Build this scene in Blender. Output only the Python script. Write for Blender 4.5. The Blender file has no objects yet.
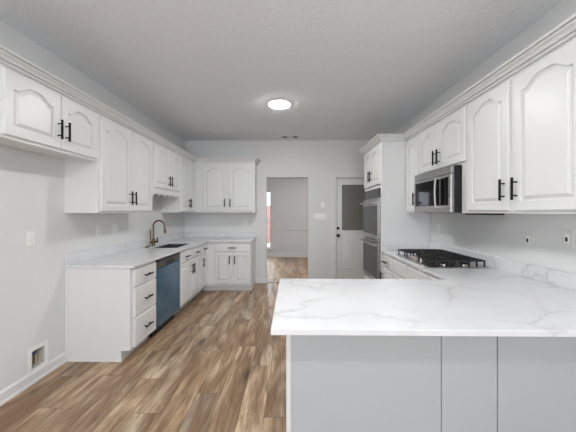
import bpy, bmesh, math, random
from mathutils import Vector, Matrix
PI = math.pi
random.seed(7)
sc = bpy.context.scene
COL = sc.collection

# ------------------------------------------------------------ camera, world, light, exposure
cam_d = bpy.data.cameras.new('camera'); cam = bpy.data.objects.new('camera', cam_d); COL.objects.link(cam)
cam.location = (0, 0, 1.42)
cam.rotation_euler = (math.radians(90), 0, math.radians(0.8))
cam_d.sensor_width = 36.0; cam_d.lens = 278/576*36
cam_d.shift_y = -4/576
cam_d.clip_start = 0.02
sc.camera = cam

w = bpy.data.worlds.new('sky'); sc.world = w; w.use_nodes = True
bg = w.node_tree.nodes['Background']
bg.inputs[0].default_value = (0.80, 0.88, 1.0, 1); bg.inputs[1].default_value = 2.2

def area(name, loc, rot, sx, sy, power, col):
    d = bpy.data.lights.new(name, 'AREA'); d.shape = 'RECTANGLE'; d.size = sx; d.size_y = sy
    d.energy = power; d.color = col
    o = bpy.data.objects.new(name, d); o.location = loc; o.rotation_euler = rot; COL.objects.link(o)
    return o
# daylight through the wide window behind the camera (it shines towards +Y)
area('daylight_rear_window', (0.1, -3.2, 1.55), (math.radians(90), 0, 0), 3.0, 1.9, 42, (0.96, 0.98, 1.0))
# daylight falling through the tall window at the far end of the next room
area('daylight_far_window', (-1.1, 10.6, 3.4), (math.radians(-52), 0, 0), 2.0, 1.6, 330, (0.97, 0.98, 1.0))
LAMP = 84.0
sc.view_settings.view_transform = 'Standard'
sc.view_settings.look = 'None'
sc.view_settings.gamma = 1.0
sc.view_settings.use_curve_mapping = False
sc.view_settings.exposure = 0.61

# ------------------------------------------------------------ materials
def srgb(r, g, b):
    f = lambda c: ((c/255+0.055)/1.055)**2.4 if c/255 > 0.04045 else c/255/12.92
    return (f(r), f(g), f(b), 1)

def mat(name, col, rough=0.5, metal=0.0, spec=0.5, emit=None, es=0.0):
    m = bpy.data.materials.new(name); m.use_nodes = True
    b = m.node_tree.nodes['Principled BSDF']
    b.inputs['Base Color'].default_value = col
    b.inputs['Roughness'].default_value = rough
    b.inputs['Metallic'].default_value = metal
    b.inputs['Specular IOR Level'].default_value = spec
    if emit:
        b.inputs['Emission Color'].default_value = emit; b.inputs['Emission Strength'].default_value = es
    return m

class NT:
    def __init__(s, m): s.t = m.node_tree; s.b = s.t.nodes['Principled BSDF']
    def n(s, kind, **kw):
        x = s.t.nodes.new(kind)
        for k, v in kw.items(): setattr(x, k, v)
        return x
    def l(s, a, b): s.t.links.new(a, b)
    def math(s, op, a, b=None, c=None):
        x = s.n('ShaderNodeMath', operation=op)
        for i, v in enumerate((a, b, c)):
            if v is None: continue
            if isinstance(v, (int, float)): x.inputs[i].default_value = v
            else: s.l(v, x.inputs[i])
        return x.outputs[0]
    def pos(s): return s.n('ShaderNodeNewGeometry').outputs['Position']
    def scale(s, v, sc3):
        x = s.n('ShaderNodeMapping'); s.l(v, x.inputs[0]); x.inputs['Scale'].default_value = sc3; return x.outputs[0]
    def noise(s, v, scale, detail=3, rough=0.5, dist=0.0):
        x = s.n('ShaderNodeTexNoise'); s.l(v, x.inputs['Vector'])
        x.inputs['Scale'].default_value = scale; x.inputs['Detail'].default_value = detail
        x.inputs['Roughness'].default_value = rough; x.inputs['Distortion'].default_value = dist
        return x
    def ramp(s, f, stops):
        x = s.n('ShaderNodeValToRGB'); s.l(f, x.inputs[0])
        e = x.color_ramp.elements
        while len(e) < len(stops): e.new(0.5)
        for i, (p, c) in enumerate(stops): e[i].position = p; e[i].color = c
        return x.outputs[0]
    def mix(s, f, a, b, mode='MIX'):
        x = s.n('ShaderNodeMix', data_type='RGBA', blend_type=mode)
        for sock, v in ((x.inputs[0], f), (x.inputs[6], a), (x.inputs[7], b)):
            if isinstance(v, (int, float, tuple)): sock.default_value = v
            else: s.l(v, sock)
        return x.outputs[2]
    def bump(s, h, strength, dist=0.01):
        x = s.n('ShaderNodeBump'); x.inputs['Strength'].default_value = strength; x.inputs['Distance'].default_value = dist
        s.l(h, x.inputs['Height']); s.l(x.outputs[0], s.b.inputs['Normal'])

M = {}
M['wall'] = mat('wall_paint', srgb(224, 224, 223), 0.75, spec=0.25)
t = NT(M['wall']); t.bump(t.noise(t.pos(), 90, 3).outputs[0], 0.12, 0.004)
M['far_wall'] = mat('far_room_wall_paint', srgb(226, 226, 226), 0.8, spec=0.2)
M['ceiling'] = mat('ceiling_texture', srgb(192, 190, 186), 0.95, spec=0.1)
t = NT(M['ceiling']); nz = t.noise(t.pos(), 26, 5, 0.65)
t.bump(t.ramp(nz.outputs[0], [(0.40, (0, 0, 0, 1)), (0.66, (1, 1, 1, 1))]), 0.32, 0.007)
n2 = t.noise(t.pos(), 55, 3, 0.6)
t.l(t.mix(n2.outputs[0], srgb(230, 232, 234), srgb(244, 246, 248)), t.b.inputs['Base Color'])
M['cab'] = mat('cabinet_paint', srgb(226, 226, 225), 0.32, spec=0.5)
t = NT(M['cab']); t.bump(t.noise(t.scale(t.pos(), (60, 60, 6)), 1.5, 2).outputs[0], 0.04, 0.002)
M['cab_in'] = mat('cabinet_underside', srgb(200, 198, 194), 0.6)
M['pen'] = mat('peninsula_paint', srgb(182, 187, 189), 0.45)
M['trim'] = mat('trim_paint', srgb(228, 228, 228), 0.4)
M['door'] = mat('door_paint', srgb(222, 222, 220), 0.4)
M['black'] = mat('matte_black_metal', srgb(10, 10, 11), 0.6, 0.0, 0.25)
M['steel'] = mat('brushed_stainless', srgb(172, 171, 169), 0.28, 1.0)
t = NT(M['steel']); st = t.noise(t.scale(t.pos(), (4, 4, 320)), 1.0, 2)
t.l(t.ramp(st.outputs[0], [(0.3, (0.26, 0.26, 0.26, 1)), (0.7, (0.30, 0.30, 0.30, 1))]), t.b.inputs['Roughness'])
M['sink'] = mat('sink_steel', srgb(120, 118, 114), 0.35, 1.0)
M['glass_black'] = mat('black_oven_glass', srgb(40, 40, 41), 0.12, spec=0.35)
M['micro_glass'] = mat('microwave_glass', srgb(12, 12, 14), 0.06, spec=0.15)
M['dark'] = mat('dark_plastic', srgb(16, 17, 20), 0.35)
M['film'] = mat('blue_protective_film', srgb(38, 92, 128), 0.12, spec=0.9)
t = NT(M['film']); fn = t.noise(t.scale(t.pos(), (3, 3, 9)), 1.0, 3, dist=1.0)
t.l(t.mix(fn.outputs[0], srgb(18, 52, 72), srgb(62, 116, 144)), t.b.inputs['Base Color'])
t.bump(t.noise(t.scale(t.pos(), (2, 4, 3)), 2, 2).outputs[0], 0.25, 0.02)
M['bronze'] = mat('antique_bronze', srgb(118, 98, 78), 0.3, 1.0)
M['iron'] = mat('cast_iron', srgb(20, 20, 21), 0.5)
M['cook'] = mat('cooktop_enamel', srgb(40, 40, 43), 0.2, 0.6)
M['knob'] = mat('polished_steel_knob', srgb(220, 214, 204), 0.2, 1.0)
M['plate'] = mat('outlet_plastic', srgb(240, 240, 238), 0.4)
M['beige_plate'] = mat('steel_outlet_plate', srgb(222, 221, 218), 0.4)
M['slot'] = mat('outlet_slot', srgb(30, 30, 30), 0.6)
M['lens'] = mat('lamp_lens', (1, 1, 1, 1), 0.4, emit=(0.972, 0.985, 0.992, 1), es=LAMP)
M['lamp_rim'] = mat('lamp_rim', srgb(225, 225, 225), 0.5)
M['shade'] = mat('door_glass_shade', srgb(118, 115, 110), 0.25, spec=0.5)
M['vinyl'] = mat('window_frame_vinyl', srgb(235, 235, 235), 0.4)
M['brass'] = mat('valve_brass', srgb(70, 66, 60), 0.35, 0.7)
M['blue'] = mat('blue_valve', srgb(40, 60, 110), 0.4)
M['pipe'] = mat('pale_pipe', srgb(190, 170, 140), 0.5)

M['glass'] = mat('window_glass', (1, 1, 1, 1), 0.0)
M['glass'].node_tree.nodes['Principled BSDF'].inputs['Transmission Weight'].default_value = 1.0
M['glass'].node_tree.nodes['Principled BSDF'].inputs['IOR'].default_value = 1.02

# brick of the house seen through the far window
M['brick'] = mat('red_brick', srgb(170, 110, 100), 0.9)
t = NT(M['brick']); sp = t.n('ShaderNodeSeparateXYZ'); t.l(t.pos(), sp.inputs[0])
cb = t.n('ShaderNodeCombineXYZ'); t.l(sp.outputs[0], cb.inputs[0]); t.l(sp.outputs[2], cb.inputs[1])
bt = t.n('ShaderNodeTexBrick'); t.l(cb.outputs[0], bt.inputs[0]); bt.inputs['Scale'].default_value = 4
bt.inputs['Color1'].default_value = srgb(176, 104, 92); bt.inputs['Color2'].default_value = srgb(150, 88, 78); bt.inputs['Mortar'].default_value = srgb(190, 185, 180)
t.l(bt.outputs[0], t.b.inputs['Base Color'])
M['ground'] = mat('outside_concrete', srgb(170, 168, 160), 0.9)

# quartz with sparse grey veins
def quartz(name, base):
    m = mat(name, base, 0.16, spec=0.5); t = NT(m)
    p = t.pos()
    wob = t.noise(p, 1.6, 4, 0.6)
    va = t.n('ShaderNodeVectorMath', operation='MULTIPLY_ADD')
    t.l(wob.outputs['Color'], va.inputs[0]); va.inputs[1].default_value = (0.55, 0.55, 0.55); t.l(p, va.inputs[2])
    vo = t.n('ShaderNodeTexVoronoi', feature='DISTANCE_TO_EDGE'); t.l(t.scale(va.outputs[0], (1.0, 1.7, 1.3)), vo.inputs['Vector'])
    vo.inputs['Scale'].default_value = 1.35
    line = t.ramp(vo.outputs['Distance'], [(0.0, (1, 1, 1, 1)), (0.007, (0.5, 0.5, 0.5, 1)), (0.03, (0.14, 0.14, 0.14, 1)), (0.09, (0, 0, 0, 1))])
    msk = t.ramp(t.noise(p, 1.7, 3).outputs[0], [(0.40, (0.05, 0.05, 0.05, 1)), (0.60, (1, 1, 1, 1))])
    fac = t.math('MULTIPLY', line, msk)
    fac = t.math('MULTIPLY', fac, 0.42)
    cloud = t.ramp(t.noise(p, 2.6, 5, 0.6).outputs[0], [(0.35, (0.93, 0.93, 0.935, 1)), (0.65, (1, 1, 1, 1))])
    c0 = t.mix(1.0, base, cloud, 'MULTIPLY')
    t.l(t.mix(fac, c0, srgb(150, 150, 151)), t.b.inputs['Base Color'])
    return m
M['quartz'] = quartz('veined_quartz', srgb(227, 227, 228))

# vinyl planks running away from the camera
m = M['floor'] = mat('vinyl_plank_floor', srgb(150, 125, 100), 0.38, spec=0.35)
t = NT(m); p = t.pos(); sp = t.n('ShaderNodeSeparateXYZ'); t.l(p, sp.inputs[0])
PW, PL = 0.182, 1.5
u = t.math('DIVIDE', t.math('ADD', sp.outputs[0], 20.03), PW); row = t.math('FLOOR', u); fu = t.math('FRACT', u)
wn = t.n('ShaderNodeTexWhiteNoise', noise_dimensions='1D'); t.l(row, wn.inputs['W'])
v = t.math('ADD', t.math('DIVIDE', t.math('ADD', sp.outputs[1], 20.0), PL), wn.outputs[0]); colm = t.math('FLOOR', v); fv = t.math('FRACT', v)
cb = t.n('ShaderNodeCombineXYZ'); t.l(row, cb.inputs[0]); t.l(colm, cb.inputs[1])
wn2 = t.n('ShaderNodeTexWhiteNoise', noise_dimensions='3D'); t.l(cb.outputs[0], wn2.inputs['Vector'])
tone = wn2.outputs[0]
off = t.n('ShaderNodeVectorMath', operation='MULTIPLY_ADD'); t.l(wn2.outputs['Color'], off.inputs[0]); off.inputs[1].default_value = (31, 47, 13); t.l(p, off.inputs[2])
big = t.noise(t.scale(off.outputs[0], (5.5, 1.1, 1)), 1.0, 4, 0.55, 1.3)
cath = t.noise(t.scale(off.outputs[0], (17, 1.5, 1)), 1.0, 4, 0.55, 1.6)
fine = t.noise(t.scale(off.outputs[0], (70, 4, 1)), 1.0, 3, 0.6, 0.5)
base = t.ramp(tone, [(0.0, srgb(176, 148, 118)), (0.25, srgb(206, 176, 142)), (0.5, srgb(180, 166, 148)), (0.75, srgb(212, 184, 150)), (1.0, srgb(166, 142, 116))])
c1 = t.mix(t.ramp(big.outputs[0], [(0.36, (0.85, 0.85, 0.85, 1)), (0.60, (0, 0, 0, 1))]), base, srgb(126, 96, 70))
c1 = t.mix(t.ramp(big.outputs[0], [(0.55, (0, 0, 0, 1)), (0.80, (0.55, 0.55, 0.55, 1))]), c1, srgb(244, 224, 194))
c2 = t.mix(t.math('MULTIPLY', t.ramp(cath.outputs[0], [(0.30, (1, 1, 1, 1)), (0.50, (0, 0, 0, 1))]), 0.55), c1, srgb(92, 68, 48))
c3 = t.mix(t.math('MULTIPLY', t.ramp(fine.outputs[0], [(0.36, (1, 1, 1, 1)), (0.56, (0, 0, 0, 1))]), 0.5), c2, srgb(104, 78, 56))
kn = t.n('ShaderNodeTexVoronoi', feature='F1'); t.l(t.scale(off.outputs[0], (3.1, 0.95, 1)), kn.inputs['Vector']); kn.inputs['Scale'].default_value = 1.0
c3 = t.mix(t.math('MULTIPLY', t.ramp(kn.outputs['Distance'], [(0.03, (1, 1, 1, 1)), (0.16, (0, 0, 0, 1))]), 0.85), c3, srgb(66, 46, 32))
eu = t.math('MINIMUM', fu, t.math('SUBTRACT', 1.0, fu)); ev = t.math('MULTIPLY', t.math('MINIMUM', fv, t.math('SUBTRACT', 1.0, fv)), PL/PW)
seam = t.ramp(t.math('MINIMUM', eu, ev), [(0.004, (1, 1, 1, 1)), (0.02, (0, 0, 0, 1))])
c4 = t.mix(t.math('MULTIPLY', seam, 0.7), c3, srgb(70, 54, 42))
t.l(c4, t.b.inputs['Base Color'])
t.bump(fine.outputs[0], 0.06, 0.002)

# ------------------------------------------------------------ mesh helpers
class MB:
    def __init__(s): s.bm = bmesh.new()
    def box(s, a, b):
        x0, x1 = sorted((a[0], b[0])); y0, y1 = sorted((a[1], b[1])); z0, z1 = sorted((a[2], b[2]))
        vs = [s.bm.verts.new(c) for c in ((x0,y0,z0),(x1,y0,z0),(x1,y1,z0),(x0,y1,z0),(x0,y0,z1),(x1,y0,z1),(x1,y1,z1),(x0,y1,z1))]
        for f in ((3,2,1,0),(4,5,6,7),(0,1,5,4),(1,2,6,5),(2,3,7,6),(3,0,4,7)): s.bm.faces.new([vs[i] for i in f])
        return s
    def prism(s, pts, axis, a, b):
        """pts: 2-D outline; axis: 'x','y','z' the extrusion axis; the two other axes in order take pts."""
        def P(p, t):
            return {'x': (t, p[0], p[1]), 'y': (p[0], t, p[1]), 'z': (p[0], p[1], t)}[axis]
        A = [s.bm.verts.new(P(p, a)) for p in pts]; B = [s.bm.verts.new(P(p, b)) for p in pts]
        s.bm.faces.new(A); s.bm.faces.new(B[::-1])
        n = len(pts)
        for i in range(n): s.bm.faces.new([A[i], B[i], B[(i+1) % n], A[(i+1) % n]])
        return s
    def tube(s, pts, rad, seg=10, caps=True):
        pts = [Vector(p) for p in pts]; R = rad if isinstance(rad, (list, tuple)) else [rad]*len(pts)
        rings = []; up = None
        for i, p in enumerate(pts):
            d = (pts[min(i+1, len(pts)-1)] - pts[max(i-1, 0)]).normalized()
            if up is None:
                up = Vector((0, 0, 1)) if abs(d.z) < 0.9 else Vector((1, 0, 0))
            a = d.cross(up)
            if a.length < 1e-4: a = d.cross(Vector((0, 1, 0)))
            a.normalize(); b = a.cross(d).normalized(); up = b
            rings.append([s.bm.verts.new(p + (a*math.cos(2*PI*k/seg) + b*math.sin(2*PI*k/seg))*R[i]) for k in range(seg)])
        for i in range(len(rings)-1):
            for k in range(seg):
                s.bm.faces.new([rings[i][k], rings[i][(k+1) % seg], rings[i+1][(k+1) % seg], rings[i+1][k]])
        if caps: s.bm.faces.new(rings[0][::-1]); s.bm.faces.new(rings[-1])
        return s
    def cyl(s, a, b, r, seg=24, r2=None): return s.tube([a, b], [r, r if r2 is None else r2], seg)
    def lathe(s, prof, cx, cy, seg=32):
        rings = [[s.bm.verts.new((cx+r*math.cos(2*PI*k/seg), cy+r*math.sin(2*PI*k/seg), z)) for k in range(seg)] for r, z in prof]
        for i in range(len(rings)-1):
            for k in range(seg): s.bm.faces.new([rings[i][k], rings[i][(k+1) % seg], rings[i+1][(k+1) % seg], rings[i+1][k]])
        s.bm.faces.new(rings[0][::-1]); s.bm.faces.new(rings[-1])
        return s
    def build(s, name, m, parent=None, bevel=0, smooth=False, loc=None):
        bmesh.ops.recalc_face_normals(s.bm, faces=s.bm.faces)
        me = bpy.data.meshes.new(name); s.bm.to_mesh(me); s.bm.free()
        me.materials.append(m)
        if smooth:
            for p_ in me.polygons: p_.use_smooth = True
            try: me.set_sharp_from_angle(angle=math.radians(40))
            except Exception: pass
        o = bpy.data.objects.new(name, me); COL.objects.link(o)
        if parent: o.parent = parent
        if loc: o.location = loc
        if bevel:
            b = o.modifiers.new('bevel', 'BEVEL'); b.width = bevel; b.segments = 2; b.limit_method = 'ANGLE'
        return o

def cells(xs, ys, solid, z0, z1):
    """one welded slab from grid cells where solid(i, j) is true"""
    mb = MB(); V = {}
    def v(i, j, z):
        if (i, j, z) not in V: V[(i, j, z)] = mb.bm.verts.new((xs[i], ys[j], z))
        return V[(i, j, z)]
    S = {(i, j) for i in range(len(xs)-1) for j in range(len(ys)-1) if solid(i, j)}
    for i, j in S:
        for z in (z0, z1): mb.bm.faces.new([v(i, j, z), v(i+1, j, z), v(i+1, j+1, z), v(i, j+1, z)])
        for (di, dj, a, b) in ((-1,0,(i,j),(i,j+1)),(1,0,(i+1,j),(i+1,j+1)),(0,-1,(i,j),(i+1,j)),(0,1,(i,j+1),(i+1,j+1))):
            if (i+di, j+dj) not in S: mb.bm.faces.new([v(*a, z0), v(*b, z0), v(*b, z1), v(*a, z1)])
    bmesh.ops.recalc_face_normals(mb.bm, faces=mb.bm.faces)
    bmesh.ops.dissolve_limit(mb.bm, angle_limit=0.01, verts=mb.bm.verts, edges=mb.bm.edges)
    return mb

def thing(name, label, cat, loc=(0, 0, 0), rz=0, group=None):
    o = bpy.data.objects.new(name, None); COL.objects.link(o); o.location = loc; o.rotation_euler = (0, 0, rz)
    o.empty_display_size = 0.1
    o['label'] = label; o['category'] = cat
    if group: o['group'] = group
    return o
def tag(o, label, cat, group=None):
    o['label'] = label; o['category'] = cat
    if group: o['group'] = group
    return o
def struct(o): o['kind'] = 'structure'; return o
def copy_tree(o, parent=None):
    c = o.copy(); COL.objects.link(c)
    if parent: c.parent = parent
    for ch in [x for x in KIDS.get(o.name, [])]: pass
    for ch in list(o.children): copy_tree(ch, c)
    return c
KIDS = {}

# ------------------------------------------------------------ room dimensions
XL, XR, YF, YB, CH = -2.155, 1.83, 5.55, -3.0, 2.85
T = 0.12
FY, FXL, FXR = 8.77, XL, 3.2      # far room

# floor (continues through the doorway into the far room)
struct(MB().box((XL-T, YB-T, -0.10), (XR+T, YF, 0)).build('floor', M['floor']))
struct(MB().box((FXL-T, YF, -0.10), (FXR+T, FY+T, 0)).build('floor', M['floor']))
struct(MB().box((XL-T, YB-T, CH), (XR+T, YF+T, CH+0.1)).build('ceiling', M['ceiling']))
struct(MB().box((FXL-T, YF+T, CH), (FXR+T, FY+T, CH+0.1)).build('ceiling', M['ceiling']))
# left wall with the recessed supply box opening
bx = (2.270, 2.392, 0.115, 0.262)
wl = MB().box((XL-T, YB, 0), (XL, bx[0], CH)).box((XL-T, bx[1], 0), (XL, YF, CH))
wl.box((XL-T, bx[0], 0), (XL, bx[1], bx[2])).box((XL-T, bx[0], bx[3]), (XL, bx[1], CH))
struct(wl.build('wall_left', M['wall']))
struct(MB().box((XR, YB, 0), (XR+T, YF, CH)).build('wall_right', M['wall']))
# back wall with the doorway and the exterior door opening
OX0, OX1, OZ = -0.507, 0.325, 2.115
DX0, DX1, DZ = 0.875, 1.70, 2.105
wb = MB().box((XL-T, YF, 0), (OX0, YF+T, CH)).box((OX0, YF, OZ), (OX1, YF+T, CH)).box((OX1, YF, 0), (DX0, YF+T, CH))
wb.box((DX0, YF, DZ), (DX1, YF+T, CH)).box((DX1, YF, 0), (XR+T, YF+T, CH))
struct(wb.build('wall_back', M['wall']))
# front wall behind the camera with a wide window
wf = MB().box((XL-T, YB-T, 0), (-1.4, YB, CH)).box((1.5, YB-T, 0), (XR+T, YB, CH)).box((-1.4, YB-T, 0), (1.5, YB, 0.6)).box((-1.4, YB-T, 2.5), (1.5, YB, CH))
struct(wf.build('wall_front', M['wall']))
# far room walls; its back wall has the tall window and the transom above it
WX0, WX1 = -1.50, -0.655
WZ0, WZ1, WZ2, WZ3 = 0.28, 2.08, 2.47, 2.74
struct(MB().box((FXL-T, YF+T, 0), (FXL, FY, CH)).build('wall_left', M['far_wall']))
wb2 = MB().box((FXL-T, FY, 0), (WX0, FY+T, CH)).box((WX1, FY, 0), (FXR+T, FY+T, CH))
wb2.box((WX0, FY, 0), (WX1, FY+T, WZ0)).box((WX0, FY, WZ1), (WX1, FY+T, WZ2)).box((WX0, FY, WZ3), (WX1, FY+T, CH))
struct(wb2.build('wall_back', M['far_wall']))
struct(MB().box((FXR, YF+T, 0), (FXR+T, FY, CH)).build('wall_right', M['far_wall']))
struct(MB().box((XR+T, YF, 0), (FXR+T, YF+T, CH)).build('wall_front', M['far_wall']))
# chair rail and baseboards
struct(MB().prism([(FY, 0.845), (FY-0.022, 0.85), (FY-0.03, 0.875), (FY-0.022, 0.90), (FY, 0.91)], 'x', -0.58, FXR).build('trim_3', M['trim'], bevel=0.003))
def base_prof(h=0.095, d=0.015): return [(0, 0), (d+0.008, 0), (d+0.008, 0.016), (d, 0.02), (d, h-0.015), (0.006, h), (0, h)]
def baseboard(name, axis, wallpos, sign, a, b, m=None, h=0.095):
    pts = [(wallpos+sign*x, z) for x, z in base_prof(h)]
    return struct(MB().prism(pts, axis, a, b).build(name, m or M['trim']))
baseboard('baseboard_left', 'y', XL, 1, YB, 2.606)
baseboard('baseboard_right', 'y', XR, -1, YB, 1.44)
baseboard('baseboard_back', 'x', YF, -1, -0.728, OX0)
baseboard('baseboard_back', 'x', YF, -1, OX1, 0.80)
baseboard('baseboard_front', 'x', YB, 1, XL, XR)
baseboard('baseboard_back', 'x', FY, -1, FXL, FXR, h=0.12)
baseboard('baseboard_left', 'y', FXL, 1, YF+T, FY, h=0.12)
struct(MB().box((OX0, YF-0.004, 0), (OX1, YF+0.045, 0.006)).build('trim_4', mat('threshold_strip', srgb(84, 66, 50), 0.5)))
# ------------------------------------------------------------ windows
def far_window(name, z0, z1, bars, sill=False):
    r = bpy.data.objects.new(name, None); COL.objects.link(r); r.location = ((WX0+WX1)/2, FY+0.06, z0); struct(r)
    def rel(mb):
        bmesh.ops.translate(mb.bm, verts=mb.bm.verts, vec=-Vector(r.location)); return mb
    f = 0.035; y0, y1 = FY+0.035, FY+0.085; x0, x1 = WX0, WX1
    mb = MB().box((x0, y0, z0), (x0+f, y1, z1)).box((x1-f, y0, z0), (x1, y1, z1)).box((x0+f, y0, z0), (x1-f, y1, z0+f)).box((x0+f, y0, z1-f), (x1-f, y1, z1))
    for z in bars: mb.box((x0+f, y0+0.01, z-0.018), (x1-f, y1-0.01, z+0.018))
    rel(mb).build('window_frame', M['vinyl'], r)
    rel(MB().box((x0+f, FY+0.060, z0+f), (x1-f, FY+0.064, z1-f))).build('pane', M['glass'], r)
    if sill: rel(MB().box((x0-0.06, FY-0.05, z0-0.03), (x1+0.075, FY+0.034, z0))).build('window_sill', M['trim'], r, bevel=0.004)
    return r
far_window('window_1', WZ0, WZ1, [1.18], True)
far_window('window_2', WZ2, WZ3, [])
# wide window behind the camera
r = bpy.data.objects.new('window_3', None); COL.objects.link(r); r.location = (0.05, YB-0.06, 0.6); struct(r)
mb = MB()
f = 0.05
x0, x1, z0, z1, y0, y1 = -1.45, 1.45, 0.0, 1.9, -0.03, 0.03
mb.box((x0, y0, z0), (x0+f, y1, z1)).box((x1-f, y0, z0), (x1, y1, z1)).box((x0+f, y0, z0), (x1-f, y1, z0+f)).box((x0+f, y0, z1-f), (x1-f, y1, z1))
for xm in (-0.48, 0.48): mb.box((xm-0.03, y0, f), (xm+0.03, y1, z1-f))
mb.build('window_frame', M['vinyl'], r)
tag(MB().box((-6.0, 14.0, -0.12), (1.0, 14.3, 1.75)).build('brick_house_wall', M['brick']), 'red brick wall outside the tall window of the far room', 'wall')
struct(MB().box((-9, FY+T+0.01, -0.3), (6, 22, -0.12)).build('ground', M['ground']))

# ------------------------------------------------------------ cabinet parts
def door_mb(w, h, arch=0.0, stile=0.062, top=None):
    """raised-panel slab, front faces -Y, local x 0..w, y -0.02..0, z 0..h"""
    mb = MB(); bm = mb.bm
    D = 0.020
    n = 28
    top = stile if top is None else top
    def contour(off, y):
        x0, x1, z0 = stile+off, w-stile-off, stile+off
        zs = h - top - arch - off          # shoulder height
        pts = [(x0, z0), (x1, z0)]
        for k in range(n+1):
            t_ = 1-2*k/n                   # right to left
            s_ = min(1.0, max(0.0, (0.90-abs(t_))/0.66))
            e = 0.72*s_*s_*(3-2*s_) + 0.28*(max(0, 1-(t_/0.9)**2)) + (0.10*((abs(t_)-0.86)/0.14) if abs(t_) > 0.86 else 0)
            pts.append(((x0+x1)/2 + t_*(x1-x0)/2, zs + arch*e))
        return [bm.verts.new((px, y, pz)) for px, pz in pts]
    def rect(ins, y):
        x0, x1, z0, z1 = ins, w-ins, ins, h-ins
        pts = [(x0, z0), (x1, z0)] + [(x1+(x0-x1)*k/n, z1) for k in range(n+1)]
        return [bm.verts.new((px, y, pz)) for px, pz in pts]
    rings = [rect(0, 0), rect(0, -D+0.005), rect(0.005, -D), contour(0, -D), contour(0.003, -D+0.015), contour(0.012, -D+0.015), contour(0.030, -D+0.0015), contour(0.033, -D+0.0)]
    if h < 0.26:
        rings = [rect(0, 0), rect(0, -D+0.006), rect(0.007, -D)]
    N = len(rings[0])
    for a, b in zip(rings, rings[1:]):
        for k in range(N): bm.faces.new([a[k], a[(k+1) % N], b[(k+1) % N], b[k]])
    bm.faces.new(rings[-1]); bm.faces.new(rings[0][::-1])
    return mb
HM = {}
def handle(parent, x, z, vertical=True, L=0.15):
    """black bar pull; local to a door whose face is at y=-0.02"""
    key = (vertical, L)
    if key not in HM:
        mb = MB(); r_ = 0.0080; so = 0.034
        if vertical:
            mb.tube([(0, -0.02-so, -L/2), (0, -0.02-so, L/2)], r_, 10)
            for q in (-0.3, 0.3): mb.tube([(0, -0.0195, q*L), (0, -0.02-so, q*L)], 0.005, 8)
        else:
            mb.tube([(-L/2, -0.02-so, 0), (L/2, -0.02-so, 0)], r_, 10)
            for q in (-0.3, 0.3): mb.tube([(q*L, -0.0195, 0), (q*L, -0.02-so, 0)], 0.005, 8)
        HM[key] = mb.build('handle', M['black'], parent, smooth=True, loc=(x, 0, z)); return HM[key]
    o = HM[key].copy(); o.parent = parent; o.location = (x, 0, z); COL.objects.link(o); return o
def door(parent, x0, x1, z0, z1, hside, upper=True, arch=0.0, stile=0.062, hz=None):
    d = door_mb(x1-x0, z1-z0, arch, stile).build('door', M['cab'], parent, loc=(x0, 0, z0))
    if hside:
        hx = 0.033 if hside == 'l' else (x1-x0)-0.033
        zz = hz if hz is not None else (0.145 if upper else (z1-z0)-0.125)
        handle(d, hx, zz)
    return d
def drawer(parent, x0, x1, z0, z1, pull=True):
    mb = door_mb(x1-x0, z1-z0) if z1-z0 < 0.26 else door_mb(x1-x0, z1-z0, stile=0.0)
    if z1-z0 >= 0.26:
        mb = MB(); D = 0.02; w_, h_ = x1-x0, z1-z0
        V = [[mb.bm.verts.new(c) for c in ((i, y, i), (w_-i, y, i), (w_-i, y, h_-i), (i, y, h_-i))] for i, y in ((0, 0), (0, -D+0.006), (0.007, -D))]
        for a, b in zip(V, V[1:]):
            for k in range(4): mb.bm.faces.new([a[k], a[(k+1) % 4], b[(k+1) % 4], b[k]])
        mb.bm.faces.new(V[0][::-1]); mb.bm.faces.new(V[-1])
    d = mb.build('drawer', M['cab'], parent, loc=(x0, 0, z0))
    if pull: handle(d, (x1-x0)/2, (z1-z0)/2, False, 0.14)
    return d
RL, RR = PI/2, -PI/2    # left-wall units face +X, right-wall units face -X
def upper_cab(label, loc, rz, W, D, z0, z1, recess=True):
    r = thing('wall_cabinet', label, 'cabinet', (loc[0], loc[1], z0), rz)
    H = z1-z0; t_ = 0.018
    mb = MB().box((0, 0.02, 0), (t_, D, H)).box((W-t_, 0.02, 0), (W, D, H)).box((t_, 0.02, H-t_), (W-t_, D, H))
    mb.box((t_, 0.02, 0.022), (W-t_, D, 0.036)).box((t_, D-0.008, 0.036), (W-t_, D, H-t_))
    mb.build('carcass', M['cab'], r, bevel=0.001)
    mb = MB().box((0, 0, 0), (W, 0.02, H)); mb.build('face_frame', M['cab'], r, bevel=0.002)
    return r
def base_cab(label, loc, rz, W, D, ztop=0.8865, hollow=False, notch=True, kick=0.068):
    r = thing('base_cabinet', label, 'cabinet', (loc[0], loc[1], 0), rz)
    k = kick if notch else 0.0
    t_ = 0.018; zk = 0.105
    prof = [(0.02, zk), (k, zk), (k, 0), (D, 0), (D, ztop), (0.02, ztop)] if notch else [(0.02, 0), (D, 0), (D, ztop), (0.02, ztop)]
    mb = MB().prism(prof, 'x', 0, t_).prism(prof, 'x', W-t_, W).box((t_, k+0.02, zk), (W-t_, D-0.01, zk+0.016)).box((t_, D-0.01, 0), (W-t_, D, ztop))
    if not hollow: mb.box((t_, 0.02, ztop-0.018), (W-t_, D-0.01, ztop))
    mb.build('carcass', M['cab'], r)
    MB().box((0, 0, zk), (W, 0.02, ztop)).build('face_frame', M['cab'], r, bevel=0.002)
    if notch: MB().box((t_, k, 0.0), (W-t_, k+0.018, zk)).build('toe_kick', M['cab'], r)
    return r

UZ0, UZ1 = 1.41, 2.36       # wall cabinets
DT = 2.338                  # top of the doors
A = 0.062
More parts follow.
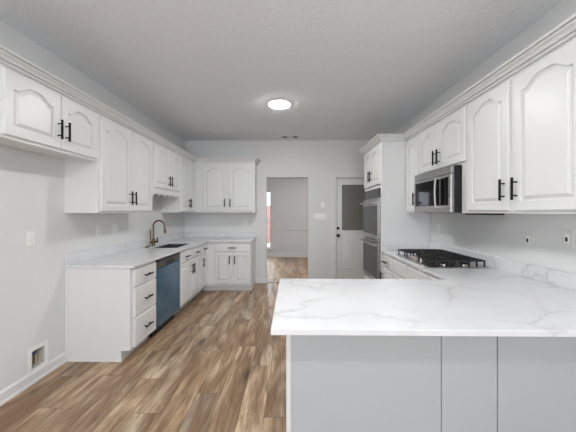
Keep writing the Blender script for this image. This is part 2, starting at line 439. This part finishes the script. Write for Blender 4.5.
# ---- left wall cabinets, face frame at x=-1.84
XU = -1.84
r = upper_cab('white two-door wall cabinet, short, hung high above the empty refrigerator bay', (XU, 1.66), RL, 0.945, 0.315, 1.895, UZ1)
for a, b, h_ in ((1.735, 2.171, 'r'), (2.179, 2.585, 'l')): door(r, a-1.66, b-1.66, 0.022, DT-1.895, h_, arch=0.055, hz=0.145)
r = upper_cab('tall white two-door wall cabinet between the refrigerator bay and the sink', (XU, 2.607), RL, 1.023, 0.315, UZ0, UZ1)
for a, b, h_ in ((2.640, 3.128, 'r'), (3.137, 3.610, 'l')): door(r, a-2.607, b-2.607, 0.02, DT-UZ0, h_, arch=A)
r = upper_cab('short white wall cabinet over the sink with a scalloped valance', (XU, 3.632), RL, 0.923, 0.315, 1.735, UZ1)
for a, b, h_ in ((3.660, 4.099, 'r'), (4.107, 4.535, 'l')): door(r, a-3.632, b-3.632, 0.017, DT-1.735, h_, arch=0.05, hz=0.12)
# scalloped valance under it
pts = [(0.0, 0.0), (0.0, -0.094)]
nsc = 5; W_ = 0.923
for k in range(nsc):
    for q in range(0, 9):
        a = q/8; x = 0.035 + (W_-0.07)*(k+a)/nsc
        pts.append((x, -0.088 + 0.024*math.sin(PI*a)**0.7 if 0 < a < 1 else -0.092))
pts += [(W_, -0.094), (W_, 0.0)]
MB().prism(pts, 'y', 0.0, 0.018).build('valance', M['cab'], r)
r = upper_cab('white wall cabinet with two narrow doors, in the far left corner', (XU, 4.557), RL, 0.683, 0.315, UZ0, UZ1)
for a, b, h_ in ((4.575, 4.892, 'r'), (4.900, 5.200, 'l')): door(r, a-4.557, b-4.557, 0.02, DT-UZ0, h_, arch=0.045, stile=0.055)
# ---- back wall cabinet
r = upper_cab('white two-door wall cabinet on the back wall, left of the doorway', (-1.84, 5.242), 0, 1.14, 0.308, UZ0, UZ1)
for a, b, h_ in ((-1.690, -1.228, 'r'), (-1.190, -0.740, 'l')): door(r, a+1.84, b+1.84, 0.035, 2.315-UZ0, h_, arch=0.058)
# ---- right wall cabinets, face frame at x=1.52
XV = 1.52
def rcab(label, yfar, ynear, z0, doors, arch, hz=None, dz=0.02):
    r = upper_cab(label, (XV, yfar), RR, yfar-ynear, 0.31, z0, UZ1)
    for a, b, h_ in doors: door(r, yfar-a, yfar-b, dz, DT-z0, h_, arch=arch, hz=hz)
    return r
rcab('narrow one-door white wall cabinet between the oven tower and the microwave', 3.695, 3.337, UZ0, [(3.672, 3.357, 'r')], 0.045)
rm = rcab('short white two-door wall cabinet above the microwave', 3.335, 2.422, 1.845, [(3.312, 2.884, 'r'), (2.876, 2.440, 'l')], 0.05, hz=0.115)
for a, b in ((3.335, 3.268), (2.507, 2.422)):
    MB().box((3.335-a, 0.0, UZ0-1.845), (3.335-b, 0.02, -0.0005)).build('filler_strip', M['cab'], rm, bevel=0.001)
rcab('tall white two-door wall cabinet nearest the camera on the right wall', 2.420, 1.385, UZ0, [(2.400, 1.950, 'r'), (1.908, 1.440, 'l')], A)
# ---- crown mouldings with a rope bead
def sweep(path, prof, name, m):
    """path: plan points; outward is the left-hand side of travel"""
    P = [Vector(p) for p in path]; mb = MB(); rings = []
    for i, p in enumerate(P):
        def nrm(a, b): d = (b-a).normalized(); return Vector((-d.y, d.x))
        if i == 0: o_ = nrm(P[0], P[1])
        elif i == len(P)-1: o_ = nrm(P[-2], P[-1])
        else:
            n1, n2_ = nrm(P[i-1], p), nrm(p, P[i+1]); o_ = (n1+n2_)/(1+n1.dot(n2_))
        rings.append([mb.bm.verts.new((p.x+o_.x*d, p.y+o_.y*d, z)) for d, z in prof])
    N = len(prof)
    for a, b in zip(rings, rings[1:]):
        for k in range(N): mb.bm.faces.new([a[k], a[(k+1) % N], b[(k+1) % N], b[k]])
    mb.bm.faces.new(rings[0]); mb.bm.faces.new(rings[-1][::-1])
    return mb.build(name, m)
CP = [(0.001, 2.3605), (0.017, 2.3605), (0.022, 2.365), (0.022, 2.369), (0.010, 2.370), (0.010, 2.384), (0.028, 2.385), (0.031, 2.392), (0.040, 2.400), (0.054, 2.406), (0.060, 2.411), (0.060, 2.415), (0.052, 2.416), (0.052, 2.420), (0.074, 2.421), (0.077, 2.426), (0.077, 2.434), (0.001, 2.434)]
def frieze(path):  # small bead right under the crown on the face frame
    return None
def rope(pts, name, parent, d=0.014, z=2.377):
    mb = MB()
    for (a, b) in pts:
        a, b = Vector(a), Vector(b); L = (b-a).length; n_ = int(L/0.013); dd = (b-a)/L; nn = Vector((-dd.y, dd.x))
        for k in range(n_):
            c = a + dd*(0.013*(k+0.5)) + nn*d
            bmesh.ops.create_icosphere(mb.bm, subdivisions=1, radius=0.0052, matrix=Matrix.Translation((c.x, c.y, z)))
    return mb.build(name, M['cab'], parent, smooth=True)
# travelling so that the room is on the left-hand side
lp = [(-0.70, YF-0.002), (-0.70, 5.242), (-1.84, 5.242), (-1.84, 1.66), (XL+0.002, 1.66)]
lp = lp[::-1]
# outward = left of travel: for the left run travel must go -Y ... choose order by test below
def outward_ok(path): 
    a, b = Vector(path[1]), Vector(path[2]); d = (b-a).normalized(); return Vector((-d.y, d.x))
tl = struct(sweep(lp[::-1] if outward_ok(lp).x < 0 else lp, CP, 'trim_1', M['cab']))
rope([((-1.84, 5.21), (-1.84, 1.70))], 'rope_bead', tl)
rp = [(XV, 1.385), (XV, 3.70), (1.19, 3.70), (1.19, 4.552), (XR-0.002, 4.552)]
tr = struct(sweep(rp, CP, 'trim_2', M['cab']))
rope([((XV, 1.39), (XV, 3.68))], 'rope_bead', tr)

# ------------------------------------------------------------ base cabinets, left run (face frame x=-1.55)
XB = -1.532; DB = 0.621
r = base_cab('white three-drawer base cabinet at the near end of the left run, plain end panel', (XB, 2.618), RL, 0.484, DB, kick=0.086)
MB().prism([(-0.0, 0.105), (0.086, 0.105), (0.086, 0), (DB, 0), (DB, 0.888), (0.0, 0.888)], 'x', -0.006, -0.0005).build('end_panel', M['cab'], r)
MB().box((-0.010, DB-0.018, 0.0), (-0.0065, DB, 0.888)).box((-0.010, 0.090, 0.0), (-0.0065, DB-0.018, 0.012)).build('scribe_moulding', M['trim'], r)
for z0, z1 in ((0.692, 0.862), (0.402, 0.682), (0.115, 0.390)): drawer(r, 2.662-2.618, 3.085-2.618, z0, z1)
r = base_cab('white sink base cabinet right beyond the blue-filmed dishwasher', (XB, 3.736), RL, 0.882, DB, hollow=True, kick=0.086)
for a, b, h_ in ((3.756, 4.179, 'r'), (4.187, 4.598, 'l')):
    drawer(r, a-3.736, b-3.736, 0.715, 0.858); door(r, a-3.736, b-3.736, 0.135, 0.695, h_, upper=False, stile=0.05)
r = base_cab('narrow white base cabinet in the far left corner, one drawer over one door', (XB, 4.62), RL, 0.325, DB, kick=0.086)
drawer(r, 0.012, 0.285, 0.715, 0.858); door(r, 0.012, 0.285, 0.135, 0.695, 'l', upper=False, stile=0.05)
# back run
r = base_cab('white base cabinet against the back wall, wide drawer over two doors', (XL+0.004, 4.946), 0, -0.73-XL-0.004, 0.60)
o_ = XL+0.004
drawer(r, -1.375-o_, -0.745-o_, 0.715, 0.855)
for a, b, h_ in ((-1.375, -1.072, 'r'), (-1.045, -0.745, 'l')): door(r, a-o_, b-o_, 0.145, 0.695, h_, upper=False, stile=0.05)
# right run, facing left (face frame x=1.21)
XC = 1.21; DR = 0.618
def rbase(label, yf, yn, cols, hollow=False):
    r = base_cab(label, (XC, yf), RR, yf-yn, DR, hollow=hollow)
    for a, b, h_, pull in cols:
        drawer(r, yf-a, yf-b, 0.715, 0.862, pull); door(r, yf-a, yf-b, 0.135, 0.695, h_, upper=False, stile=0.05)
    return r
rbase('white base cabinet beside the oven tower, drawer over door', 3.695, 3.337, [(3.672, 3.355, 'l', True)])
rbase('white base cabinet under the gas cooktop with blank drawer fronts', 3.335, 2.462, [(3.312, 2.905, 'r', False), (2.880, 2.480, 'l', False)])
rbase('white base cabinet where the right run meets the peninsula', 2.460, 2.105, [(2.440, 2.125, 'r', False)])

# ------------------------------------------------------------ countertops
ZT0, ZT1 = 0.888, 0.914
SX0, SX1, SY0, SY1 = -2.035, -1.625, 3.90, 4.59
xs = [XL+0.002, SX0, SX1, -1.497, -0.712]; ys = [2.600, SY0, SY1, 4.905, YF-0.002]
mb = cells(xs, ys, lambda i, j: (i < 3 and not (i == 1 and j == 1)) or j == 3, ZT0, ZT1)
tag(mb.build('countertop', M['quartz'], bevel=0.003), 'L-shaped white veined quartz countertop on the left and back cabinets, around the sink', 'countertop')
b = MB().box((XL+0.002, 2.600, ZT1+0.0005), (XL+0.022, YF-0.002, 1.016)).box((XL+0.022, YF-0.022, ZT1+0.0005), (-0.712, YF-0.002, 1.016)).build('backsplash', M['quartz'], bevel=0.002)
tag(b, 'low L-shaped quartz backsplash strip along the left and back walls', 'backsplash')
xs = [-0.092, 1.185, XR-0.002]; ys = [1.20, 2.112, 3.697]
mb = cells(xs, ys, lambda i, j: not (i == 0 and j == 1), ZT0-0.001, ZT1)
tag(mb.build('countertop', M['quartz'], bevel=0.003), 'white veined quartz countertop of the peninsula, continuing under the cooktop', 'countertop')
b = MB().box((XR-0.022, 1.20, ZT1+0.0005), (XR-0.002, 3.697, 1.022)).box((1.20, 3.677, ZT1+0.0005), (XR-0.022, 3.697, 1.022)).build('backsplash', M['quartz'], bevel=0.002)
tag(b, 'low quartz backsplash strip behind the cooktop along the right wall', 'backsplash')

# ------------------------------------------------------------ peninsula
pr = thing('peninsula_base', 'pale grey-white panelled peninsula base under the large quartz top', 'cabinet', (-0.03, 1.47, 0))
def rl(mb, r=pr): bmesh.ops.translate(mb.bm, verts=mb.bm.verts, vec=-Vector(r.location)); return mb
rl(MB().box((-0.024, 1.482, 0), (XR-0.002, 2.10, 0.886))).build('carcass', M['cab'], pr)
rl(MB().box((-0.030, 1.464, 0), (-0.006, 1.4815, 0.886))).build('corner_trim', M['cab'], pr, bevel=0.002)
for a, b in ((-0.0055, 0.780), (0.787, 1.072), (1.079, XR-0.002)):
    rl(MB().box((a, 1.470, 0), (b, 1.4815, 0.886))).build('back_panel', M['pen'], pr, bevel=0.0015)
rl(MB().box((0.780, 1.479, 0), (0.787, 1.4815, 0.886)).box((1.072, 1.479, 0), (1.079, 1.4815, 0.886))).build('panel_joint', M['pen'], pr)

# ------------------------------------------------------------ oven tower and double oven
tw = thing('oven_tower', 'tall white oven cabinet standing at the far end of the right run', 'cabinet', (1.19, 4.552, 0), RR)
TW, TD = 0.85, XR-0.002-1.19
mb = MB().prism([(0.02, 0.105), (0.068, 0.105), (0.068, 0), (TD, 0), (TD, 2.36), (0.02, 2.36)], 'x', 0, 0.02)
mb.prism([(0.02, 0.105), (0.068, 0.105), (0.068, 0), (TD, 0), (TD, 2.36), (0.02, 2.36)], 'x', TW-0.02, TW)
mb.box((0.02, 0.02, 2.34), (TW-0.02, TD, 2.36)).box((0.02, 0.02, 1.760), (TW-0.02, TD, 1.780)).box((0.02, 0.02, 0.40), (TW-0.02, TD, 0.42)).box((0.02, TD-0.01, 0), (TW-0.02, TD, 2.34))
mb.build('carcass', M['cab'], tw)
MB().box((0, 0, 0.105), (0.045, 0.02, 2.36)).box((TW-0.045, 0, 0.105), (TW, 0.02, 2.36)).box((0.045, 0, 2.33), (TW-0.045, 0.02, 2.36)).box((0.045, 0, 1.748), (TW-0.045, 0.02, 1.79)).box((0.045, 0, 0.105), (TW-0.045, 0.02, 0.42)).build('face_frame', M['cab'], tw, bevel=0.0015)
MB().box((0.02, 0.068, 0), (TW-0.02, 0.086, 0.105)).build('toe_kick', M['cab'], tw)
door(tw, 0.020, 0.418, 1.795, DT, 'r', arch=0.05)
door(tw, 0.432, 0.830, 1.795, DT, 'l', arch=0.05)
drawer(tw, 0.030, 0.820, 0.135, 0.385)
ov = thing('double_oven', 'stainless double wall oven built into the tall white tower', 'oven', (1.19, 4.552, 0.422), RR)
oz = lambda z: z-0.422
MB().box((0.055, 0.0, oz(0.424)), (TW-0.055, 0.55, oz(1.745))).build('oven_body', M['dark'], ov)
MB().box((0.047, -0.018, oz(1.615)), (TW-0.047, -0.0005, oz(1.745))).build('control_panel', M['glass_black'], ov, bevel=0.002)
for za, zb in ((1.595, 1.614), (1.028, 1.050), (0.424, 0.452)): MB().box((0.047, -0.018, oz(za)), (TW-0.047, -0.0005, oz(zb))).build('steel_trim', M['steel'], ov)
for za, zb in ((1.052, 1.590), (0.455, 1.024)):
    d = MB().box((0.047, -0.040, oz(za)), (TW-0.047, -0.0005, oz(zb))).build('oven_door', M['steel'], ov, bevel=0.004)
    MB().box((0.068, -0.0415, oz(za+0.055)), (TW-0.068, -0.0402, oz(zb-0.085))).build('door_glass', M['glass_black'], d)
    mb = MB().tube([(0.07, -0.085, oz(zb-0.045)), (TW-0.07, -0.085, oz(zb-0.045))], 0.0135, 14)
    for xx in (0.085, TW-0.085): mb.box((xx-0.012, -0.085, oz(zb-0.055)), (xx+0.012, -0.0405, oz(zb-0.035)))
    mb.build('handle', M['steel'], d, smooth=True)
MB().cyl((TW/2, -0.0415, oz(0.492)), (TW/2, -0.0402, oz(0.492)), 0.016, 20).build('round_badge', M['dark'], ov)

# ------------------------------------------------------------ microwave
mw = thing('microwave', 'stainless over-the-range microwave with black glass door above the cooktop', 'microwave', (1.43, 3.26, 1.415), RR)
MWW, MWH, MWD = 0.745, 0.428, 0.395
MB().box((0.004, 0.028, 0.0), (MWW-0.004, MWD, MWH)).build('housing', M['dark'], mw, bevel=0.003)
MB().box((0, 0.0, 0.355), (MWW, 0.0275, MWH)).build('vent_panel', M['steel'], mw, bevel=0.003)
MB().box((0, -0.004, 0.0), (MWW, 0.0275, 0.352)).build('microwave_door', M['steel'], mw, bevel=0.005)
MB().box((0.035, -0.0065, 0.068), (0.555, -0.0042, 0.325)).build('door_glass', M['micro_glass'], mw, bevel=0.001)
MB().box((0.572, -0.0065, 0.068), (0.70, -0.0042, 0.325)).build('control_panel', M['micro_glass'], mw, bevel=0.001)
mb = MB().tube([(0.563, -0.045, 0.045), (0.563, -0.052, 0.10), (0.563, -0.055, 0.19), (0.563, -0.052, 0.28), (0.563, -0.045, 0.335)], 0.010, 12)
mb.box((0.555, -0.045, 0.045), (0.571, -0.0042, 0.06)).box((0.555, -0.045, 0.32), (0.571, -0.0042, 0.335))
mb.build('handle', M['steel'], mw, smooth=True)
mb = MB()
for k in range(14): mb.box((0.05+k*0.048, 0.06, -0.004), (0.085+k*0.048, 0.12, -0.0002))
mb.build('underside_grille', M['steel'], mw)
ul = thing('under_cabinet_light', 'slim black light bar under the near right wall cabinet', 'light', (1.60, 2.36, 1.432))
MB().box((-0.045, -0.19, -0.036), (0.045, 0.16, 0.0)).build('housing', M['dark'], ul, bevel=0.006)
MB().box((-0.03, -0.16, -0.038), (0.03, 0.13, -0.0362)).build('lens', M['shade'], ul)

# ------------------------------------------------------------ dishwasher
dw = thing('dishwasher', 'dishwasher still covered in blue protective film in the left run', 'dishwasher', (-1.530, 3.108, 0), RL)
DWW = 0.622
MB().box((0.006, 0.0, 0.10), (DWW-0.006, 0.57, 0.872)).build('tub', M['dark'], dw)
MB().box((0.02, 0.055, 0.0), (DWW-0.02, 0.075, 0.098)).build('toe_kick', M['dark'], dw)
MB().box((0.004, -0.022, 0.115), (DWW-0.004, -0.0005, 0.775)).build('door', M['film'], dw, bevel=0.004)
MB().box((0.004, -0.022, 0.782), (DWW-0.004, -0.0005, 0.852)).build('control_strip', M['sink'], dw, bevel=0.003)
MB().box((0.20, -0.0245, 0.785), (0.44, -0.0222, 0.835)).build('pocket_handle', M['dark'], dw, bevel=0.001)
mb = MB()
for k in range(4): mb.cyl((0.50+k*0.028, -0.0222, 0.82), (0.50+k*0.028, -0.024, 0.82), 0.006, 10)
mb.build('control_buttons', M['dark'], dw)
MB().box((0.004, -0.020, 0.8535), (DWW-0.004, -0.0005, 0.880)).build('top_edge_strip', M['dark'], dw)

# ------------------------------------------------------------ sink and faucet
sk = thing('kitchen_sink', 'undermount stainless sink set in the left countertop', 'sink', ((SX0+SX1)/2, (SY0+SY1)/2, 0.70))
hx, hy = (SX1-SX0)/2+0.006, (SY1-SY0)/2+0.006
mb = MB(); t_ = 0.004; zt = 0.8875-0.70
mb.box((-hx, -hy, 0), (hx, hy, t_)).box((-hx, -hy, t_), (-hx+t_, hy, zt)).box((hx-t_, -hy, t_), (hx, hy, zt)).box((-hx+t_, -hy, t_), (hx-t_, -hy+t_, zt)).box((-hx+t_, hy-t_, t_), (hx-t_, hy, zt))
mb.build('basin', M['sink'], sk)
MB().lathe([(0.045, t_+0.0002), (0.045, t_+0.003), (0.036, t_+0.004), (0.03, t_+0.001)], 0, 0, 24).build('drain', M['steel'], sk, smooth=True)
fa = thing('kitchen_faucet', 'antique bronze gooseneck faucet standing behind the sink', 'faucet', (-2.085, 4.16, ZT1))
MB().lathe([(0.030, 0.0003), (0.030, 0.006), (0.024, 0.012), (0.022, 0.03), (0.022, 0.095), (0.019, 0.102), (0.016, 0.106)], 0, 0, 24).build('base', M['bronze'], fa, smooth=True)
arc = [(0, 0, 0.10), (0, 0, 0.18), (0, 0, 0.27)] + [(0.082-0.082*math.cos(a), 0, 0.295+0.082*math.sin(a)) for a in [PI*k/14 for k in range(0, 14)]] + [(0.1645, 0, 0.285), (0.167, 0, 0.265)]
MB().tube(arc, 0.0125, 14).build('gooseneck_spout', M['bronze'], fa, smooth=True)
MB().tube([(0.167, 0, 0.268), (0.169, 0, 0.25), (0.172, 0, 0.21), (0.174, 0, 0.185)], [0.013, 0.016, 0.019, 0.020], 16).build('spray_head', M['bronze'], fa, smooth=True)
MB().tube([(0.0, -0.023, 0.055), (0.0, -0.085, 0.058)], 0.017, 16).build('valve', M['bronze'], fa, smooth=True)
MB().tube([(0.0, -0.078, 0.06), (0.0, -0.085, 0.10), (0.0, -0.095, 0.24)], [0.009, 0.007, 0.006], 10).build('lever', M['bronze'], fa, smooth=True)
MB().tube([(0.023, 0.01, 0.055), (0.06, 0.015, 0.06)], 0.015, 16).tube([(0.05, 0.013, 0.045), (0.055, 0.013, 0.115)], [0.012, 0.008], 12).build('side_knob', M['dark'], fa, smooth=True)
hc = MB().lathe([(0.030, 0.0), (0.032, 0.004), (0.028, 0.012), (0.018, 0.017), (0.008, 0.018)], 0, 0, 24).build('sink_hole_cover', M['bronze'], None, smooth=True, loc=(-2.075, 3.965, ZT1+0.0003))
tag(hc, 'small round bronze cover on the counter in front of the faucet', 'hole cover')

# ------------------------------------------------------------ gas cooktop
ct = thing('gas_cooktop', 'black gas cooktop with cast iron grates on the right countertop', 'cooktop', (1.490, 2.90, ZT1))
CW, CL = 0.265, 0.385
MB().box((-CW, -CL, 0.0004), (CW, CL, 0.010)).build('tray', M['steel'], ct, bevel=0.004)
MB().box((-CW-0.004, -CL-0.004, 0.0002), (CW+0.004, CL+0.004, 0.005)).build('steel_rim', M['steel'], ct, bevel=0.001)
for bx_, by_, br in ((0.12, -0.26, 0.045), (-0.06, -0.26, 0.036), (0.0, 0.0, 0.055), (0.12, 0.26, 0.045), (-0.06, 0.26, 0.036)):
    bn = MB().lathe([(br, 0.0102), (br, 0.018), (br*0.9, 0.021), (br*0.5, 0.021)], bx_, by_, 24).build('burner', M['knob'], ct, smooth=True)
    MB().lathe([(br*0.78, 0.0212), (br*0.8, 0.027), (br*0.7, 0.031), (0.004, 0.032)], bx_, by_, 24).build('burner_cap', M['iron'], bn, smooth=True)
for g in range(3):
    yc = (g-1)*0.256
    mb = MB(); b0 = 0.006; zt = 0.072; zb = 0.058
    xa, xb_ = -0.135 if g == 1 else -0.245, 0.250
    if g != 1: pass
    ya, yb = yc-0.122, yc+0.122
    mb.box((xa, ya, zb), (xb_, ya+2*b0, zt)).box((xa, yb-2*b0, zb), (xb_, yb, zt))
    mb.box((xa, ya+2*b0, zb), (xa+2*b0, yb-2*b0, zt)).box((xb_-2*b0, ya+2*b0, zb), (xb_, yb-2*b0, zt))
    nb = 12 if g != 1 else 9
    for k in range(1, nb):
        xx = xa + (xb_-xa)*k/nb
        mb.box((xx-0.004, ya+2*b0, zb+0.002), (xx+0.004, yb-2*b0, zt+0.004))
    mb.box((xa+2*b0, yc-0.006, zb), (xb_-2*b0, yc+0.006, zt-0.002))
    nl = 8
    for yy in (ya, yb-2*b0):
        for k in range(nl):
            xx = xa + (xb_-xa-2*b0)*k/(nl-1)
            mb.box((xx, yy, 0.0102), (xx+2*b0, yy+2*b0, zb))
    mb.build('grate', M['iron'], ct, bevel=0.002)
for k in range(5):
    kx, ky = -0.20, -0.10+k*0.055
    kb = MB().lathe([(0.021, 0.0102), (0.021, 0.014), (0.017, 0.018), (0.016, 0.040), (0.012, 0.044)], kx, ky, 20).build('knob', M['knob'], ct, smooth=True)

# ------------------------------------------------------------ ceiling lights and vent
def disc_light(loc, label):
    r = thing('ceiling_light', label, 'ceiling light', (loc[0], loc[1], CH))
    MB().lathe([(0.158, -0.0005), (0.158, -0.010), (0.154, -0.015), (0.1385, -0.017), (0.1385, -0.008)], 0, 0, 48).build('rim', M['lamp_rim'], r, smooth=True)
    MB().lathe([(0.1378, -0.0085), (0.1378, -0.018), (0.130, -0.024), (0.10, -0.027), (0.002, -0.028)], 0, 0, 48).build('lens', M['lens'], r, smooth=True)
    return r
disc_light((-0.163, 3.66), 'round white disc ceiling light, lit, in the middle of the kitchen ceiling')
disc_light((0.02, 1.30), 'round white disc ceiling light, lit, above the peninsula')
disc_light((0.0, -0.85), 'round white disc ceiling light, lit, between the peninsula and the wide rear window')
disc_light((0.9, 7.1), 'round white disc lamp, added out of view to brighten the room beyond the doorway')  # unseen extra lamp, added because the far room rendered too dark
vt = thing('ceiling_vent', 'white ceiling vent with two dark slots near the back wall', 'vent', (-0.035, 5.28, CH))
MB().box((-0.19, -0.07, -0.008), (0.19, 0.07, -0.0003)).build('frame', M['trim'], vt, bevel=0.002)
for xx in (-0.10, 0.10): MB().box((xx-0.042, -0.045, -0.0095), (xx+0.042, 0.045, -0.0082)).build('slot', M['slot'], vt)

# ------------------------------------------------------------ exterior door on the back wall
dr = bpy.data.objects.new('door_1', None); COL.objects.link(dr); dr.location = (DX0, YF, 0); struct(dr)
Wd = DX1-DX0; dw_, dh = Wd-0.010, DZ-0.012
gx0, gx1, gz0, gz1 = 0.125, Wd-0.125, 1.055, 1.965
mb = MB().box((0.006, 0.030, 0.006), (gx0, 0.072, dh)).box((gx1, 0.030, 0.006), (Wd-0.006, 0.072, dh)).box((gx0, 0.030, 0.006), (gx1, 0.072, gz0)).box((gx0, 0.030, gz1), (gx1, 0.072, dh))
mb.build('door_slab', M['door'], dr)
f = 0.022
MB().box((gx0-f, 0.016, gz0-f), (gx0, 0.0298, gz1+f)).box((gx1, 0.016, gz0-f), (gx1+f, 0.0298, gz1+f)).box((gx0, 0.016, gz0-f), (gx1, 0.0298, gz0)).box((gx0, 0.016, gz1), (gx1, 0.0298, gz1+f)).build('glass_frame', M['trim'], dr, bevel=0.003)
MB().box((gx0, 0.040, gz0), (gx1, 0.048, gz1)).build('pane', M['shade'], dr)
def raised(w_, h_):
    mb = MB(); R = []
    for i, y in ((0, 0), (0.006, -0.008), (0.016, -0.010), (0.026, -0.002), (0.040, -0.008)):
        R.append([mb.bm.verts.new(c) for c in ((i, y, i), (w_-i, y, i), (w_-i, y, h_-i), (i, y, h_-i))])
    for a, b in zip(R, R[1:]):
        for k in range(4): mb.bm.faces.new([a[k], a[(k+1) % 4], b[(k+1) % 4], b[k]])
    mb.bm.faces.new(R[-1]); mb.bm.faces.new(R[0][::-1]); return mb
for px_ in (0.100, 0.485): raised(0.24, 0.56).build('door_panel', M['door'], dr, loc=(px_, 0.0297, 0.29))
mb = MB().tube([(0.050, 0.0298, 0.95), (0.050, 0.018, 0.95)], 0.030, 20).tube([(0.050, 0.018, 0.95), (0.050, -0.01, 0.95)], 0.012, 12).tube([(0.050, -0.008, 0.95), (0.050, -0.018, 0.95), (0.050, -0.034, 0.95), (0.050, -0.040, 0.95)], [0.018, 0.027, 0.027, 0.016], 20)
mb.build('door_knob', M['black'], dr, smooth=True)
MB().tube([(0.050, 0.0298, 1.095), (0.050, 0.012, 1.095)], [0.030, 0.027], 20).box((0.044, -0.004, 1.078), (0.056, 0.0118, 1.112)).build('deadbolt', M['black'], dr, smooth=True)
cw = 0.075
mb = MB().box((-cw, -0.020, 0), (-0.002, -0.0005, DZ+0.002)).box((Wd+0.002, -0.020, 0), (Wd+cw, -0.0005, DZ+0.002)).box((-cw, -0.020, DZ+0.002), (Wd+cw, -0.0005, DZ+cw))
mb.box((-cw+0.006, -0.026, 0), (-cw+0.024, -0.0205, DZ+cw-0.006)).box((-cw+0.024, -0.026, DZ+cw-0.024), (Wd+cw-0.006, -0.0205, DZ+cw-0.006))
mb.build('door_casing', M['trim'], dr, bevel=0.003)
MB().box((0.0005, 0.001, 0), (0.0055, T-0.001, dh+0.006)).box((Wd-0.0055, 0.001, 0), (Wd-0.0005, T-0.001, dh+0.006)).box((0.0055, 0.001, DZ-0.0055), (Wd-0.0055, T-0.001, DZ-0.0005)).build('door_jamb', M['trim'], dr)
MB().box((0.0055, -0.004, 0.0002), (Wd-0.0055, T-0.001, 0.005)).build('threshold', M['slot'], dr)

# ------------------------------------------------------------ outlets and switches
OUT = {}
def wall_plate(name, label, cat, loc, rz, kind, w_=0.073, h_=0.118, pm='plate', group=None):
    r = thing(name, label, cat, loc, rz, group)
    MB().box((-w_/2, -0.006, -h_/2), (w_/2, -0.0003, h_/2)).build('cover_plate', M[pm], r, bevel=0.002)
    if kind == 'duplex':
        for zc in (-0.026, 0.026):
            s_ = MB().box((-0.017, -0.0085, zc-0.016), (0.017, -0.0062, zc+0.016)).build('socket', M['plate'], r, bevel=0.002)
            MB().box((-0.009, -0.0092, zc-0.004), (-0.006, -0.0086, zc+0.010)).box((0.006, -0.0092, zc-0.004), (0.009, -0.0086, zc+0.010)).cyl((0, -0.0092, zc-0.009), (0, -0.0086, zc-0.009), 0.003, 8).build('socket_slots', M['slot'], s_)
    elif kind == 'jack':
        s_ = MB().box((-0.017, -0.009, -0.030), (0.017, -0.0062, 0.030)).build('insert', M['plate'], r, bevel=0.002)
        MB().box((-0.010, -0.0102, -0.018), (0.006, -0.0092, 0.010)).build('opening', M['slot'], s_)
    elif kind == 'switch':
        n_ = max(1, round(w_/0.06)-0) if w_ > 0.1 else 1
        for k in range(n_):
            xc = (k-(n_-1)/2)*0.046
            MB().box((xc-0.016, -0.0095, -0.033), (xc+0.016, -0.0062, 0.033)).build('rocker', M['plate'], r, bevel=0.002)
    return r
G = 'outlets and switches on the kitchen walls'
wall_plate('wall_outlet', 'white outlet on the left wall under the tall cabinet, nearer the camera', 'outlet', (XL, 3.06, 1.213), RL, 'duplex', group=G)
wall_plate('blank_wall_plate', 'blank white plate on the left wall just beyond the outlet', 'wall plate', (XL, 3.345, 1.213), RL, 'none', 0.118, group=G)
wall_plate('light_switch', 'white switch plate on the left wall in the refrigerator bay', 'switch', (XL, 2.263, 1.20), RL, 'switch', group=G)
wall_plate('wall_outlet', 'white outlet on the back wall under the two-door wall cabinet', 'outlet', (-0.93, YF, 1.185), 0, 'duplex', group=G)
wall_plate('light_switch', 'small white switch on the back wall above the wide switch plate', 'switch', (0.615, YF, 1.56), 0, 'switch', group=G)
wall_plate('light_switch', 'wide white switch plate on the back wall between doorway and door', 'switch', (0.555, YF, 1.335), 0, 'switch', 0.25, 0.118, group=G)
wall_plate('wall_outlet', 'outlet with a steel-grey plate on the right wall, nearer the microwave', 'outlet', (XR, 2.173, 1.205), RR, 'jack', 0.088, 0.125, 'beige_plate', group=G)
wall_plate('wall_outlet', 'outlet with a steel-grey plate on the right wall, at the right picture edge', 'outlet', (XR, 1.868, 1.242), RR, 'jack', 0.082, 0.118, 'beige_plate', group=G)
wall_plate('wall_outlet', 'small outlet on the right wall behind the cooktop below the microwave', 'outlet', (XR, 3.49, 1.207), RR, 'duplex', group=G)

# ------------------------------------------------------------ recessed water supply box in the left wall
wbx = thing('water_supply_box', 'recessed white supply valve box low in the left wall', 'supply box', (XL, (bx[0]+bx[1])/2, bx[2]), RL)
hw = (bx[1]-bx[0])/2; hh = bx[3]-bx[2]
MB().box((-hw+0.001, 0.001, 0.001), (-hw+0.004, 0.085, hh-0.001)).box((hw-0.004, 0.001, 0.001), (hw-0.001, 0.085, hh-0.001)).box((-hw+0.004, 0.001, 0.001), (hw-0.004, 0.085, 0.004)).box((-hw+0.004, 0.001, hh-0.004), (hw-0.004, 0.085, hh-0.001)).box((-hw+0.001, 0.085, 0.001), (hw-0.001, 0.088, hh-0.001)).build('recess', M['cab_in'], wbx)
f = 0.032
MB().box((-hw-f, -0.006, -f), (-hw, -0.0003, hh+f)).box((hw, -0.006, -f), (hw+f, -0.0003, hh+f)).box((-hw, -0.006, -f), (hw, -0.0003, 0)).box((-hw, -0.006, hh), (hw, -0.0003, hh+f)).build('frame', M['plate'], wbx, bevel=0.002)
MB().tube([(0.03, 0.05, 0.006), (0.03, 0.05, 0.14)], 0.011, 12).build('pipe', M['pipe'], wbx, smooth=True)
MB().tube([(-0.015, 0.055, 0.006), (-0.015, 0.055, 0.10)], 0.012, 12).tube([(-0.045, 0.035, 0.10), (0.01, 0.045, 0.105)], 0.016, 12).build('valve_body', M['brass'], wbx, smooth=True)
MB().box((-0.050, 0.012, 0.112), (0.000, 0.032, 0.135)).tube([(-0.02, 0.034, 0.10), (-0.02, 0.022, 0.113)], 0.006, 8).build('valve_handle', M['blue'], wbx, bevel=0.003)
